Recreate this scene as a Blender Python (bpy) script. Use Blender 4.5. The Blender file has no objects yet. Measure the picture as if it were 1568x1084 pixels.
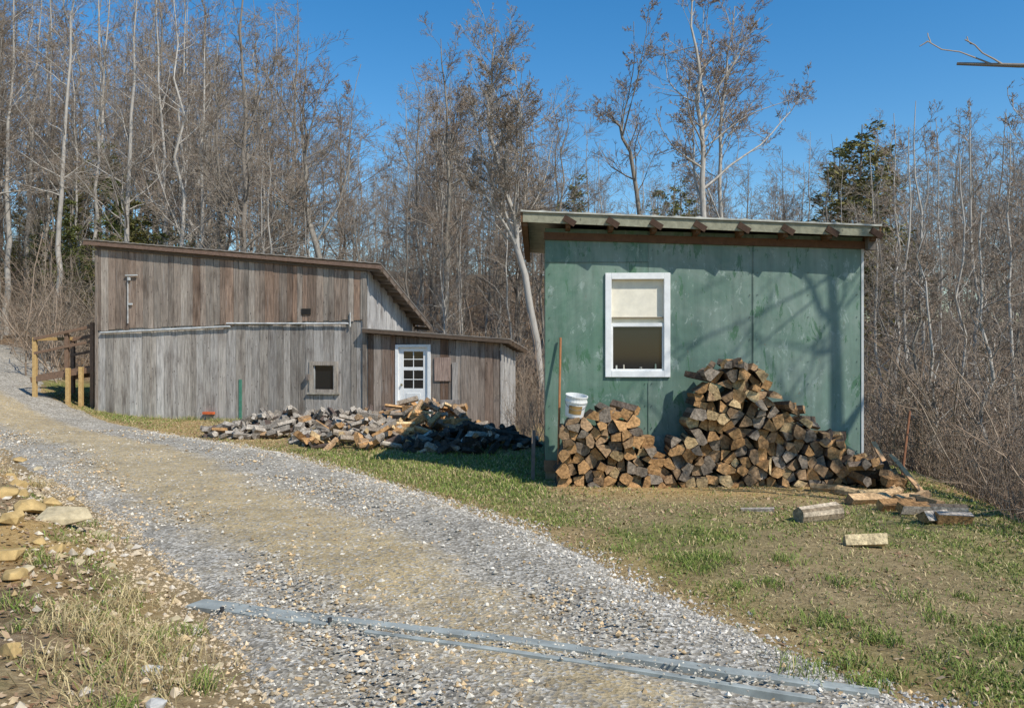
import bpy, bmesh, math, random
import numpy as np
from mathutils import Vector, Matrix
random.seed(5); rng=np.random.default_rng(5)
scene=bpy.context.scene
F=1230.0; CX=784.0; CY=542.0; EYE=1.7
def wx(u,d): return (u-CX)/F*d
def wz(v,d): return EYE-(v-CY)/F*d

# ------------------------------------------------------------ numeric helpers
T=rng.random((256,256))
def vn(x,y,sd=0):
    x=np.asarray(x,float)+sd*17.31; y=np.asarray(y,float)+sd*9.7
    ix=np.floor(x).astype(int); iy=np.floor(y).astype(int)
    fx=x-ix; fy=y-iy; fx=fx*fx*(3-2*fx); fy=fy*fy*(3-2*fy)
    a=T[ix&255,iy&255];b=T[(ix+1)&255,iy&255];c=T[ix&255,(iy+1)&255];d=T[(ix+1)&255,(iy+1)&255]
    return (a*(1-fx)+b*fx)*(1-fy)+(c*(1-fx)+d*fx)*fy
def fbm(x,y,sd=0,o=4):
    s=0;a=.5;t=0
    for i in range(o):
        s=s+a*vn(np.asarray(x)*2**i,np.asarray(y)*2**i,sd+i);t+=a;a*=.5
    return s/t
def ss(a,b,x):
    t=np.clip((np.asarray(x,float)-a)/(b-a),0,1); return t*t*(3-2*t)
def sp(x,k=1.0): return np.log1p(np.exp(np.clip(np.asarray(x,float)/k,-30,30)))*k+np.maximum(np.asarray(x,float)-30*k,0)
def XL(y): return np.interp(y,[-3,2,3.86,5.7,8.4,11,14,18,24,28,31,36,60],[-1.2,-1.1,-1.2,-2.2,-4.2,-6.5,-8.9,-13,-19,-25,-33,-60,-190])
def XR(y): return np.interp(y,[-3,2,3.9,4.56,5.76,7.8,10.3,13.2,18.5,22.8,27,31,34,38,60],[6,3.6,2.05,1.55,1.0,.1,-1.54,-3.6,-8.8,-13.4,-16,-19.5,-26,-46,-150])
def H(x,y):
    x=np.asarray(x,float); y=np.asarray(y,float)
    z=0.21*sp(-x-10.6,1.0)*ss(12,21,y)
    z=1.75-sp(1.75-z,.15)
    C=14-5*ss(5,25,x)
    hs=0.29*sp(y-27-5.5*ss(12,17,-x),1.6)
    z=z+C*(1-np.exp(-hs/C))
    xe=4.15+0.22*np.clip(y-6,0,6)
    z=z-2.6*ss(0,5.5,x-xe)*ss(2,5,y)
    z=z-.12*ss(1.5,4.5,x)*(1-ss(6,9,y))
    bank=ss(0.05,1.3,XL(y)-x)*(1-ss(12,18,y))
    z=z+bank*(0.16+0.22*fbm(x*1.1,y*1.1,3))
    z=z-0.25*ss(-3.2,-.5,x)*ss(15,19,y)
    z=z+(0.10*(fbm(x*.35,y*.35,1)-.5)+0.05*(fbm(x*1.7,y*1.7,2)-.5)*(1-ss(14,30,y)))
    z=z+1.6*(fbm(x*.06,y*.06,6)-.5)*ss(35,60,y)
    return z
def roadoff(x,y):
    s=(x-XL(y))/(XR(y)-XL(y)); s=s+0.12*(fbm(x*1.3,y*1.3,8)-.5)
    return -0.03+0.06*ss(-.06,.07,s)*(1-ss(.95,1.07,s))
def G(x,y):
    return H(x,y)+np.maximum(roadoff(x,y),0)

def fast_mesh(name,V,Fa,mats,col=None,midx=None,smooth=False,parent=None):
    V=np.ascontiguousarray(V,dtype=np.float32).reshape(-1,3); Fa=np.ascontiguousarray(Fa,dtype=np.int32)
    m,k=Fa.shape
    me=bpy.data.meshes.new(name)
    me.vertices.add(len(V)); me.vertices.foreach_set('co',V.ravel())
    me.loops.add(m*k); me.loops.foreach_set('vertex_index',Fa.ravel())
    me.polygons.add(m); me.polygons.foreach_set('loop_start',np.arange(m,dtype=np.int32)*k)
    for mt in (mats if isinstance(mats,(list,tuple)) else [mats]): me.materials.append(mt)
    if midx is not None: me.polygons.foreach_set('material_index',np.asarray(midx,dtype=np.int32))
    me.polygons.foreach_set('use_smooth',np.full(m,smooth))
    me.update(calc_edges=True)
    if col is not None:
        a=me.attributes.new('Col','FLOAT_COLOR','POINT')
        c=np.ones((len(V),4),np.float32); c[:,:3]=col; a.data.foreach_set('color',c.ravel())
    ob=bpy.data.objects.new(name,me); scene.collection.objects.link(ob)
    if parent: ob.parent=parent
    return ob
def empty(name,loc=(0,0,0),rz=0):
    e=bpy.data.objects.new(name,None); e.location=loc; e.rotation_euler=(0,0,rz); e.empty_display_size=.2
    scene.collection.objects.link(e); return e

class Acc:
    def __init__(s): s.v=[];s.f=[];s.c=[]
    def poly(s,vs,fs,col):
        o=len(s.v); s.v+= [tuple(p) for p in vs]; s.f+=[tuple(i+o for i in f) for f in fs]; s.c+=[col]*len(vs)
    def box(s,x0,x1,y0,y1,z0,z1,col=(1,1,1),z0b=None,z1b=None):
        if z0b is None: z0b=z0
        if z1b is None: z1b=z1
        vs=[(x0,y0,z0),(x1,y0,z0b),(x1,y1,z0b),(x0,y1,z0),(x0,y0,z1),(x1,y0,z1b),(x1,y1,z1b),(x0,y1,z1)]
        s.poly(vs,[(0,3,2,1),(4,5,6,7),(0,1,5,4),(1,2,6,5),(2,3,7,6),(3,0,4,7)],col)
    def beam(s,a,b,w,h,col=(1,1,1)):
        a=Vector(a);b=Vector(b);t=(b-a).normalized()
        up=Vector((0,0,1)) if abs(t.z)<.95 else Vector((0,1,0))
        sd=t.cross(up).normalized(); up=sd.cross(t).normalized()
        vs=[]
        for p in (a,b):
            for q,r in ((-1,-1),(1,-1),(1,1),(-1,1)): vs.append(p+sd*q*w/2+up*r*h/2)
        s.poly(vs,[(0,1,2,3),(7,6,5,4),(0,4,5,1),(1,5,6,2),(2,6,7,3),(3,7,4,0)],col)
    def cyl(s,a,b,r0,r1,k=10,col=(1,1,1),colend=None):
        a=Vector(a);b=Vector(b);t=(b-a).normalized()
        up=Vector((0,0,1)) if abs(t.z)<.9 else Vector((1,0,0))
        sd=t.cross(up).normalized(); up=sd.cross(t).normalized()
        r=[[p+sd*math.cos(2*math.pi*i/k)*rr+up*math.sin(2*math.pi*i/k)*rr for i in range(k)] for p,rr in ((a,r0),(b,r1))]
        s.poly(r[0]+r[1],[(i,(i+1)%k,k+(i+1)%k,k+i) for i in range(k)],col)
        ce=colend or col
        s.poly(r[0],[tuple(range(k))[::-1]],ce); s.poly(r[1],[tuple(range(k))],ce)
    def build(s,name,mat,parent=None,bevel=0,loc=None):
        me=bpy.data.meshes.new(name); me.from_pydata([tuple(p) for p in s.v],[],s.f); me.materials.append(mat)
        a=me.attributes.new('Col','FLOAT_COLOR','POINT')
        c=np.ones((len(s.v),4),np.float32); c[:,:3]=np.array(s.c,dtype=np.float32); a.data.foreach_set('color',c.ravel())
        ob=bpy.data.objects.new(name,me); scene.collection.objects.link(ob)
        if parent: ob.parent=parent
        if loc: ob.location=loc
        if bevel:
            b=ob.modifiers.new('b','BEVEL'); b.width=bevel; b.segments=1; b.limit_method='ANGLE'
        return ob

# ------------------------------------------------------------ materials
def new_mat(name,rough=.9,spec=.3):
    m=bpy.data.materials.new(name); m.use_nodes=True; nt=m.node_tree; b=nt.nodes['Principled BSDF']
    b.inputs['Roughness'].default_value=rough; b.inputs['Specular IOR Level'].default_value=spec
    return m,nt,b
def coord(nt,kind='Object',scale=(1,1,1)):
    tc=nt.nodes.new('ShaderNodeTexCoord'); mp=nt.nodes.new('ShaderNodeMapping'); mp.inputs['Scale'].default_value=scale
    nt.links.new(tc.outputs[kind],mp.inputs['Vector']); return mp.outputs[0]
def noise(nt,vec,scale,detail=4,rough=.6,dist=0):
    n=nt.nodes.new('ShaderNodeTexNoise'); n.inputs['Scale'].default_value=scale; n.inputs['Detail'].default_value=detail
    n.inputs['Roughness'].default_value=rough; n.inputs['Distortion'].default_value=dist; nt.links.new(vec,n.inputs['Vector']); return n.outputs['Fac']
def voro(nt,vec,scale,out='Distance',feat='F1'):
    n=nt.nodes.new('ShaderNodeTexVoronoi'); n.feature=feat; n.inputs['Scale'].default_value=scale; nt.links.new(vec,n.inputs['Vector']); return n.outputs[out]
def ramp(nt,fac,stops):
    r=nt.nodes.new('ShaderNodeValToRGB'); e=r.color_ramp.elements
    while len(e)<len(stops): e.new(.5)
    for i,(p,c) in enumerate(stops):
        e[i].position=p; e[i].color=(c,c,c,1) if not isinstance(c,tuple) else (*c,1)
    nt.links.new(fac,r.inputs[0]); return r.outputs[0]
def mix(nt,a,b,fac,mode='MIX'):
    n=nt.nodes.new('ShaderNodeMix'); n.data_type='RGBA'; n.blend_type=mode
    for i,v in ((0,fac),(6,a),(7,b)):
        if isinstance(v,(int,float)): n.inputs[i].default_value=v if i==0 else (v,v,v,1)
        elif isinstance(v,tuple): n.inputs[i].default_value=(*v,1)
        else: nt.links.new(v,n.inputs[i])
    return n.outputs[2]
def attr(nt,name='Col'):
    n=nt.nodes.new('ShaderNodeAttribute'); n.attribute_name=name; return n
def sepc(nt,c):
    n=nt.nodes.new('ShaderNodeSeparateColor'); nt.links.new(c,n.inputs[0]); return n.outputs
def bump(nt,b,h,strength=.5,dist=.02):
    n=nt.nodes.new('ShaderNodeBump'); n.inputs['Strength'].default_value=strength; n.inputs['Distance'].default_value=dist
    nt.links.new(h,n.inputs['Height']); nt.links.new(n.outputs[0],b.inputs['Normal'])
def setc(nt,b,c): nt.links.new(c,b.inputs['Base Color'])

def wood_mat(name,sc=(14,14,.9),contrast=(.38,1.35),stain=True,rough=.85):
    m,nt,b=new_mat(name,rough,.2)
    v=coord(nt,'Object',sc); n1=noise(nt,v,2.2,8,.75,.6)
    c=mix(nt,attr(nt).outputs['Color'],ramp(nt,n1,[(.32,contrast[0]),(.66,contrast[1])]),1,'MULTIPLY')
    v2=coord(nt,'Object',(3,3,.8)); n2=noise(nt,v2,1.3,5,.65)
    if stain:
        c=mix(nt,c,(.06,.036,.024),ramp(nt,n2,[(.50,0.),(.78,.8)]))
        c=mix(nt,c,(.44,.42,.39),ramp(nt,noise(nt,coord(nt,'Object',(7,7,.5)),1.9,6,.7),[(.57,0.),(.78,.5)]))
    v3=coord(nt,'Object',(9,9,4)); k=voro(nt,v3,1.0); c=mix(nt,(.03,.02,.015),c,ramp(nt,k,[(.05,.2),(.13,1.)]))
    setc(nt,b,c); bump(nt,b,n1,.6,.012); return m
M_board=wood_mat('weathered_board')
M_lumber=wood_mat('lumber',(6,6,6),(.7,1.2),False)
def simple(name,rough=.8,sc=6,lo=.75,hi=1.15,spec=.3,bs=.2):
    m,nt,b=new_mat(name,rough,spec); v=coord(nt,'Object'); n=noise(nt,v,sc,6,.65)
    setc(nt,b,mix(nt,attr(nt).outputs['Color'],ramp(nt,n,[(.3,lo),(.7,hi)]),1,'MULTIPLY')); bump(nt,b,n,bs,.01); return m
M_paint=simple('paint',.5,9,.85,1.03,.4,.05)
M_metal=simple('galvanised_metal',.65,5,.55,1.2,.3,.15)
M_gen=simple('painted_part',.8,12,.7,1.2)
M_stone=simple('stone',.9,9,.6,1.25,.2,.6)
M_leaf=simple('leaf',.85,3,.8,1.1,.15,.0)
M_grass,nt,b=new_mat('grass_blade',.7,.2); setc(nt,b,attr(nt).outputs['Color'])
M_glass,nt,b=new_mat('window_glass',.06,.5); b.inputs['Base Color'].default_value=(.012,.014,.016,1)
M_fire,nt,b=new_mat('firewood',.9,.15); v=coord(nt,'Object'); n=noise(nt,v,28,6,.7); n2=noise(nt,v,7,3,.6)
c=mix(nt,attr(nt).outputs['Color'],ramp(nt,n,[(.3,.45),(.62,1.2)]),1,'MULTIPLY'); c=mix(nt,c,ramp(nt,n2,[(.3,.65),(.7,1.15)]),1,'MULTIPLY')
setc(nt,b,c); bump(nt,b,n,.9,.02)
def bark(name,c0,c1,tint):
    m,nt,b=new_mat(name,.9,.15); v=coord(nt,'Object',(5,5,1.2)); n=noise(nt,v,2.5,5,.7)
    oi=nt.nodes.new('ShaderNodeObjectInfo')
    c=ramp(nt,n,[(.3,c0),(.7,c1)]); c=mix(nt,c,tint,ramp(nt,oi.outputs['Random'],[(0.,0.),(1.,.75)]))
    setc(nt,b,c); return m
M_bark=bark('bark',(.13,.11,.09),(.33,.30,.25),(.20,.17,.14))
M_barkp=bark('pale_bark',(.25,.225,.19),(.58,.54,.48),(.35,.32,.28))
M_twig=bark('twig',(.22,.165,.125),(.36,.28,.21),(.30,.26,.21))
M_cane=bark('cane',(.21,.14,.10),(.38,.29,.21),(.31,.26,.20))
M_need,nt,b=new_mat('needles',.8,.15); oi=nt.nodes.new('ShaderNodeObjectInfo'); v=coord(nt,'Object'); n=noise(nt,v,3,3)
setc(nt,b,mix(nt,ramp(nt,n,[(.3,(.055,.08,.022)),(.7,(.15,.17,.05))]),(.22,.18,.07),ramp(nt,oi.outputs['Random'],[(0.,0.),(1.,.65)])))

# green wall
M_green,nt,b=new_mat('green_metal_sheet',.45,.4)
v=coord(nt,'Object'); big=noise(nt,v,.8,4,.6); c=ramp(nt,big,[(.3,(.098,.170,.128)),(.7,(.155,.235,.182))])
c=mix(nt,c,attr(nt).outputs['Color'],1,'MULTIPLY')
pal=noise(nt,coord(nt,'Object',(1,1,.7)),1.3,7,.68,.5); c=mix(nt,c,(.28,.335,.29),ramp(nt,pal,[(.46,0.),(.68,.6)]))
sc=noise(nt,coord(nt,'Object',(1.6,1.6,1.0)),3.4,10,.78,.6)
c=mix(nt,c,(.33,.40,.355),ramp(nt,sc,[(.575,0.),(.60,.6)]))
dk=noise(nt,coord(nt,'Object',(2.2,2.2,.8)),2.1,9,.75,.4)
c=mix(nt,c,(.05,.14,.065),ramp(nt,dk,[(.575,0.),(.595,.75)]))
rs=noise(nt,coord(nt,'Object',(3,3,1)),5,5,.7); c=mix(nt,c,(.18,.11,.06),ramp(nt,rs,[(.66,0.),(.72,.6)]))
stk=noise(nt,coord(nt,'Object',(6,6,.35)),2,6,.7); c=mix(nt,c,ramp(nt,stk,[(.3,.78),(.7,1.08)]),1,'MULTIPLY')
setc(nt,b,c); bump(nt,b,noise(nt,v,1.6,3,.5),.45,.06)
nt.links.new(ramp(nt,sc,[(.4,.40),(.65,.6)]),b.inputs['Roughness'])

# ground
M_ground,nt,b=new_mat('ground',.95,.1)
v=coord(nt,'Object'); at=attr(nt); S=sepc(nt,at.outputs['Color'])
n1=noise(nt,v,22,8,.75); n2=noise(nt,v,2.2,6,.7)
soil=ramp(nt,n1,[(.25,(.15,.10,.055)),(.5,(.34,.245,.13)),(.75,(.50,.39,.23))])
gr=ramp(nt,n1,[(.3,(.09,.10,.028)),(.5,(.19,.20,.055)),(.7,(.35,.30,.13))])
leafc=mix(nt,ramp(nt,voro(nt,v,16,'Color'),[(0.,(.12,.07,.042)),(.5,(.26,.17,.10)),(1.,(.41,.30,.19))]),ramp(nt,n1,[(.3,.55),(.7,1.25)]),1,'MULTIPLY')
clay=ramp(nt,n1,[(.25,(.26,.15,.055)),(.5,(.50,.32,.125)),(.75,(.62,.45,.22))])
c=mix(nt,soil,gr,S[0]); c=mix(nt,c,leafc,S[1]); c=mix(nt,c,clay,S[2])
c=mix(nt,c,ramp(nt,n2,[(.3,.72),(.7,1.15)]),1,'MULTIPLY')
setc(nt,b,c); bump(nt,b,n1,.9,.04)
# road
M_road,nt,b=new_mat('gravel_road',.95,.12)
v=coord(nt,'Object'); at=attr(nt); S=sepc(nt,at.outputs['Color'])
vc=voro(nt,v,44,'Color'); vs=sepc(nt,vc)
grey=ramp(nt,vs[0],[(0.,(.17,.155,.13)),(.45,(.33,.30,.25)),(.8,(.52,.48,.41)),(1.,(.72,.68,.60))])
fine=noise(nt,v,70,6,.75)
yel=ramp(nt,fine,[(.28,(.30,.215,.11)),(.5,(.51,.385,.205)),(.72,(.67,.54,.33))])
yel=mix(nt,yel,grey,ramp(nt,vs[1],[(.58,0.),(.64,.7)]))
nn=noise(nt,v,1.4,8,.78); nm=nt.nodes.new('ShaderNodeMath'); nm.operation='ADD'; nt.links.new(S[0],nm.inputs[0]); nt.links.new(nn,nm.inputs[1])
c=mix(nt,grey,yel,ramp(nt,nm.outputs[0],[(.62,0.15),(.92,1.)]))
c=mix(nt,c,ramp(nt,noise(nt,v,1.1,6,.7),[(.3,.75),(.7,1.1)]),1,'MULTIPLY')
c=mix(nt,c,ramp(nt,noise(nt,v,6,6,.7),[(.3,.72),(.7,1.12)]),1,'MULTIPLY')
setc(nt,b,c)
hm=mix(nt,voro(nt,v,44),fine,.5); bump(nt,b,hm,.7,.025)

# ------------------------------------------------------------ terrain sheet
xs=np.concatenate([-np.geomspace(14,500,45)[::-1],np.arange(-13.9,12,.13),np.geomspace(12,500,45)])
ys=np.concatenate([-np.geomspace(3,200,14)[::-1],np.arange(-2.9,26,.13),np.geomspace(26,600,90)])
X,Y=np.meshgrid(xs,ys); Z=H(X,Y)
def grid_faces(r,c):
    i=np.arange((r-1)*(c-1)); a=(i//(c-1))*c+i%(c-1); return np.stack([a,a+1,a+c+1,a+c],1)
def grassness(x,y):
    right=ss(.05,.5,x-XR(y))
    n=fbm(x*1.1,y*1.1,11); n2=fbm(x*.35,y*.35,14)
    g=right*(.18+.82*ss(.40,.58,n*.6+n2*.4+0.02))*(.5+.5*ss(.4,.6,fbm(x*5,y*5,12)))
    g=np.maximum(g,right*ss(.0,1.2,x+4.2)*ss(8.5,9.8,y)*(1-ss(13.3,14.5,y))*(1-ss(.2,.8,x))*(.65+.5*n2))
    bare=ss(.2,.8,x)*(1-ss(4.6,5.2,x))*ss(8.4,9.3,y)*(1-ss(10.8,11,y))
    g=g*(1-.85*bare*ss(.35,.5,n2+.1))
    litter=ss(13.5,15.5,y)*ss(-9.,-7.5,x)
    g=g*(1-.75*litter)
    g=np.maximum(g,right*.8*ss(8.5,9.5,-x)*(1-ss(27,30,y)))
    left=ss(.3,.8,XL(y)-x)*(1-ss(12,15,y))
    g=np.maximum(g,left*ss(.56,.64,fbm(x*1.3,y*1.3,17))*.8)
    return np.clip(g,0,1)*(1-ss(26,34,y))*(1-ss(0,1.5,x-(4.4+.22*np.clip(y-6,0,6))))
gm=grassness(X,Y)
right=ss(0,.4,X-XR(Y))
lit=np.clip(ss(24,30,Y)+ss(.5,2,X-(4.4+.22*np.clip(Y-6,0,6)))+ss(.4,.9,XL(Y)-X)*ss(.40,.55,fbm(X*.8,Y*.8,21))*.9+right*ss(13.5,15,Y)*ss(.45,.6,fbm(X*.7,Y*.7,22))*.7,0,1)
cl=np.clip(right*ss(9,10,Y)*(1-ss(10.8,11.5,Y))*ss(0,1,X)*.8+right*ss(12.5,14,Y)*(1-ss(19,22,Y))*ss(.4,.6,fbm(X*.6,Y*.6,30))*.7+ss(.1,.7,XL(Y)-X)*(1-ss(13,16,Y))*ss(.42,.6,fbm(X*.9,Y*.9,33))*.9,0,1)*(1-gm)
cl=np.maximum(cl,(1-ss(0,.9,np.abs(X-XR(Y)-.1)))*.35*(Y<24))
col=np.stack([gm,lit,cl],-1).reshape(-1,3)
fast_mesh('ground',np.stack([X,Y,Z],-1),grid_faces(len(ys),len(xs)),M_ground,col,smooth=True)
# road
ry=np.concatenate([np.arange(-3,12,.05),np.arange(12,26,.1),np.arange(26,37,.2)]); rs_=np.linspace(-.12,1.12,110)
RY,RS=np.meshgrid(ry,rs_,indexing='ij'); RX=XL(RY)+(XR(RY)-XL(RY))*RS
RZ=H(RX,RY)+roadoff(RX,RY)+.012*(fbm(RX*6,RY*6,40)-.5)-.02*np.exp(-((RS-.76)/.07)**2)-.02*np.exp(-((RS-.22)/.07)**2)+.05*ss(23,27,RY)
def yel_band(s,y): return np.exp(-((s-.46-.07*np.sin(y*.5))/.20)**2)*(.35+.60*ss(4.8,7.5,y))+.20
yl=yel_band(RS,RY)-.35*np.exp(-((RS-.78)/.1)**2)
fast_mesh('gravel_road',np.stack([RX,RY,RZ],-1),grid_faces(len(ry),len(rs_)),M_road,np.stack([np.clip(yl*.6,0,1)]*3,-1).reshape(-1,3),smooth=True)

# ------------------------------------------------------------ small ground cover
def stones(name,P,size,cols,mat=M_stone):
    n=len(P)
    base=np.array([(1,0,0),(0,1,0),(-1,0,0),(0,-1,0),(0,0,.75),(0,0,-.6)],float)
    V=base[None]*(1+.5*(rng.random((n,6,3))-.5))*size[:,None,None]*(1+.6*(rng.random((n,1,3))-.5))
    V+=(rng.random((n,6,3))-.5)*size[:,None,None]*.5
    a=rng.random(n)*6.28; ca,sa=np.cos(a)[:,None],np.sin(a)[:,None]
    x=V[:,:,0]*ca-V[:,:,1]*sa; y=V[:,:,0]*sa+V[:,:,1]*ca; V=np.stack([x,y,V[:,:,2]],-1)+P[:,None,:]
    f=np.array([(0,1,4),(1,2,4),(2,3,4),(3,0,4),(1,0,5),(2,1,5),(3,2,5),(0,3,5)])
    Fa=(f[None]+6*np.arange(n)[:,None,None]).reshape(-1,3)
    return fast_mesh(name,V,Fa,mat,np.repeat(cols,6,0))
n=54000
y=2.6+ (rng.random(n)**1.9)*15; s=rng.random(n)*1.12-.06
x=XL(y)+(XR(y)-XL(y))*s
keep=rng.random(n)<(.12+.88*np.clip(1-1.2*yel_band(s,y),0,1))*(.15+.85*ss(.40,.58,fbm(x*.9,y*.6,50)))
y=y[keep];s=s[keep]; x=x[keep]
sz=.004+.015*rng.random(len(x))**2.8+.0005*y
g=rng.random(len(x)); cols=np.stack([.28+.46*g**1.5,.255+.415*g**1.5,.21+.34*g**1.5],-1)
tan=rng.random(len(x))<.32; cols[tan]=cols[tan]*np.array([1.05,.82,.55])
stones('road_gravel',np.stack([x,y,G(x,y)+sz*.05],-1),sz,cols)
n=7000; y=3+rng.random(n)**1.4*14; x=XR(y)+rng.normal(0,.17,n)-.05+.5*(fbm(y*1.1,y*0,77)-.5)
n2=5500; y2=3+rng.random(n2)*8; x2=XL(y2)-np.abs(rng.normal(0,.5,n2))+.1
x=np.concatenate([x,x2]);y=np.concatenate([y,y2]); sz=.006+.014*rng.random(len(x))**2.4
g=rng.random(len(x)); cols=np.stack([.28+.42*g,.255+.38*g,.21+.33*g],-1); cols[n:]*=np.array([1,.86,.66])
stones('gravel_berm',np.stack([x,y,G(x,y)+sz*.1],-1),sz,cols)

def blades(name,x,y,h,w,lean,cols):
    n=len(x); z=G(x,y)-.005; a=rng.random(n)*6.28; b=rng.random(n)*6.28
    wv=np.stack([np.cos(a)*w,np.sin(a)*w,0*w],-1)*.5; l=np.stack([np.cos(b)*h*lean,np.sin(b)*h*lean,0*h],-1)
    p=np.stack([x,y,z],-1); up=np.stack([0*h,0*h,h],-1)
    V=np.stack([p-wv,p+wv,p+up*.6+l*.35+wv*.7,p+up*.6+l*.35-wv*.7,p+up*(1-.25*lean[:,None])+l],1)
    f=np.array([(0,1,2),(0,2,3),(3,2,4)]); Fa=(f[None]+5*np.arange(n)[:,None,None]).reshape(-1,3)
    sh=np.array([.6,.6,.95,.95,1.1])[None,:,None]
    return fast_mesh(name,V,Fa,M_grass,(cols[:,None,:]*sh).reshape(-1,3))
def gcol(n,dry):
    t=rng.random(n)[:,None]; g=np.array([.125,.19,.035])*(1-t)+np.array([.29,.34,.08])*t
    d=np.array([.52,.41,.21])*(.7+.6*rng.random((n,1))); m=(rng.random(n)<dry)[:,None]; return np.where(m,d,g)
n=260000; y=3.4+rng.random(n)**1.25*22; x=(rng.random(n)*1.5-.72)*(y*.95)
dens=grassness(x,y); k=(rng.random(n)<dens**1.1)&(x>XR(y)-.05)|((rng.random(n)<dens*.5)&(x<XL(y)-.2)); x=x[k];y=y[k]
h=(.016+.038*rng.random(len(x)))*(.6+.9*fbm(x*1.5,y*1.5,60)); lushly=((x>-4.3)&(x<.4)&(y>9)&(y<14)); h=np.where(lushly,h*1.5,h)
blades('grass',x,y,h,.004+.0007*y+.003*rng.random(len(x)),.3+.9*rng.random(len(x)),gcol(len(x),.24))
n=75000; y=3.4+rng.random(n)**1.2*20; x=XR(y)+rng.random(n)*9; k=(x<5.4)&(fbm(x,y,61)>.33); x=x[k];y=y[k]
blades('dry_thatch',x,y,.012+.03*rng.random(len(x)),.006+.0006*y,.8+1.2*rng.random(len(x)),gcol(len(x),.78))
def tufts(name,cent,nb,r,hh,dry):
    xs_=[];ys_=[];hs_=[]
    for (cx,cy) in cent:
        m=int(nb*(.6+.8*random.random())); rr=r*(.6+.8*random.random())
        xs_.append(cx+rng.normal(0,rr,m)); ys_.append(cy+rng.normal(0,rr,m)); hs_.append(hh*(.5+.8*rng.random(m))*(.7+.5*random.random()))
    x=np.concatenate(xs_);y=np.concatenate(ys_);h=np.concatenate(hs_)
    blades(name,x,y,h,np.full(len(x),.006),.4+.9*rng.random(len(x)),gcol(len(x),dry))
def uv(u,v,zz=0.05):
    d=(EYE-zz)*F/(v-CY); return (wx(u,d),d)
tufts('green_grass_tufts',[uv(*p) for p in [(1050,855),(1100,850),(1262,938),(1300,935),(1325,1030),(1360,1015),(1225,1015),(1270,1010),(1130,890),(1180,885),(1075,865),(1200,850),(1390,900),(1440,925),(1480,890),(1530,960),(1420,980),(1500,1010),(1290,880),(1010,850),(960,835),(1300,1000),(1545,1020),(1350,960)]],110,.075,.085,.08)
tufts('green_grass_tufts',[uv(u,v,.25) for u,v in [(20,930),(60,865),(150,1000),(185,1040),(240,930),(310,990),(290,910),(35,960),(140,770),(160,790),(120,1060),(40,850)]],80,.06,.10,.3)
tufts('dry_grass_tufts',[uv(u,v,.25) for u,v in [(170,930),(200,920),(215,960),(150,960),(190,985),(240,1000),(120,930),(90,960),(180,900),(260,950),(75,1010),(130,1030),(200,880),(60,720),(10,710)]],120,.08,.13,.9)
bx=rng.random(60)*10.5; tufts('green_grass_tufts',[(-10.98+a*.98+.198*-.12,21.3-a*.198-.98*(.12+.25*random.random())) for a in bx],40,.12,.13,.45)
def leaves(name,x,y,size):
    n=len(x); z=G(x,y)+.006+.01*rng.random(n); a=rng.random(n)*6.28
    d=np.stack([np.cos(a),np.sin(a),rng.normal(0,.35,n)],-1)*size[:,None]; e=np.stack([-np.sin(a),np.cos(a),rng.normal(0,.35,n)],-1)*size[:,None]*.6
    p=np.stack([x,y,z],-1); V=np.stack([p-d,p-e*.9+d*.1,p+d,p+e+d*.1],1)
    Fa=np.arange(n*4).reshape(n,4); t=rng.random((n,1)); cols=np.array([.20,.105,.055])*(1-t)+np.array([.50,.36,.22])*t
    fast_mesh(name,V,Fa,M_leaf,np.repeat(cols,4,0))
n=9500; y=3+rng.random(n)**1.3*11; x=XL(y)-.15-rng.random(n)**.8*4.5
k=fbm(x,y,70)>.42; x=x[k];y=y[k]
n=12000; y2=3.5+rng.random(n)*16; x2=XR(y2)+.1+rng.random(n)*9; k=(x2<6)&((fbm(x2*1.2,y2*1.2,71)>.49)|(rng.random(n)<.14)); x2=x2[k];y2=y2[k]
x=np.concatenate([x,x2]);y=np.concatenate([y,y2]); leaves('fallen_leaves',x,y,.012+.018*rng.random(len(x)))

# rocks
def rock(u,v,size,col,zz=.2,flat=.6,name='rock'):
    px,py=uv(u,v,zz); bm=bmesh.new()
    for i in range(16):
        d=Vector((random.gauss(0,1),random.gauss(0,1),random.gauss(0,1))).normalized()
        bm.verts.new((d.x*size*random.uniform(.8,1.25),d.y*size*random.uniform(.6,.95),d.z*size*flat))
    r=bmesh.ops.convex_hull(bm,input=bm.verts); bmesh.ops.delete(bm,geom=[g for g in r['geom_interior'] if isinstance(g,bmesh.types.BMVert)],context='VERTS')
    me=bpy.data.meshes.new(name); bm.to_mesh(me); bm.free(); me.materials.append(M_stone)
    a=me.attributes.new('Col','FLOAT_COLOR','POINT'); a.data.foreach_set('color',np.tile(np.array([*col,1],np.float32),len(me.vertices)))
    ob=bpy.data.objects.new(name,me); scene.collection.objects.link(ob); ob.location=(px,py,float(H(px,py))+size*flat*.3); ob.rotation_euler=(random.uniform(-.2,.2),random.uniform(-.2,.2),random.random()*6)
    bv=ob.modifiers.new('b','BEVEL'); bv.width=size*.06; bv.segments=2
OC=(.48,.33,.14); PA=(.48,.39,.24); WH=(.54,.52,.48)
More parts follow.
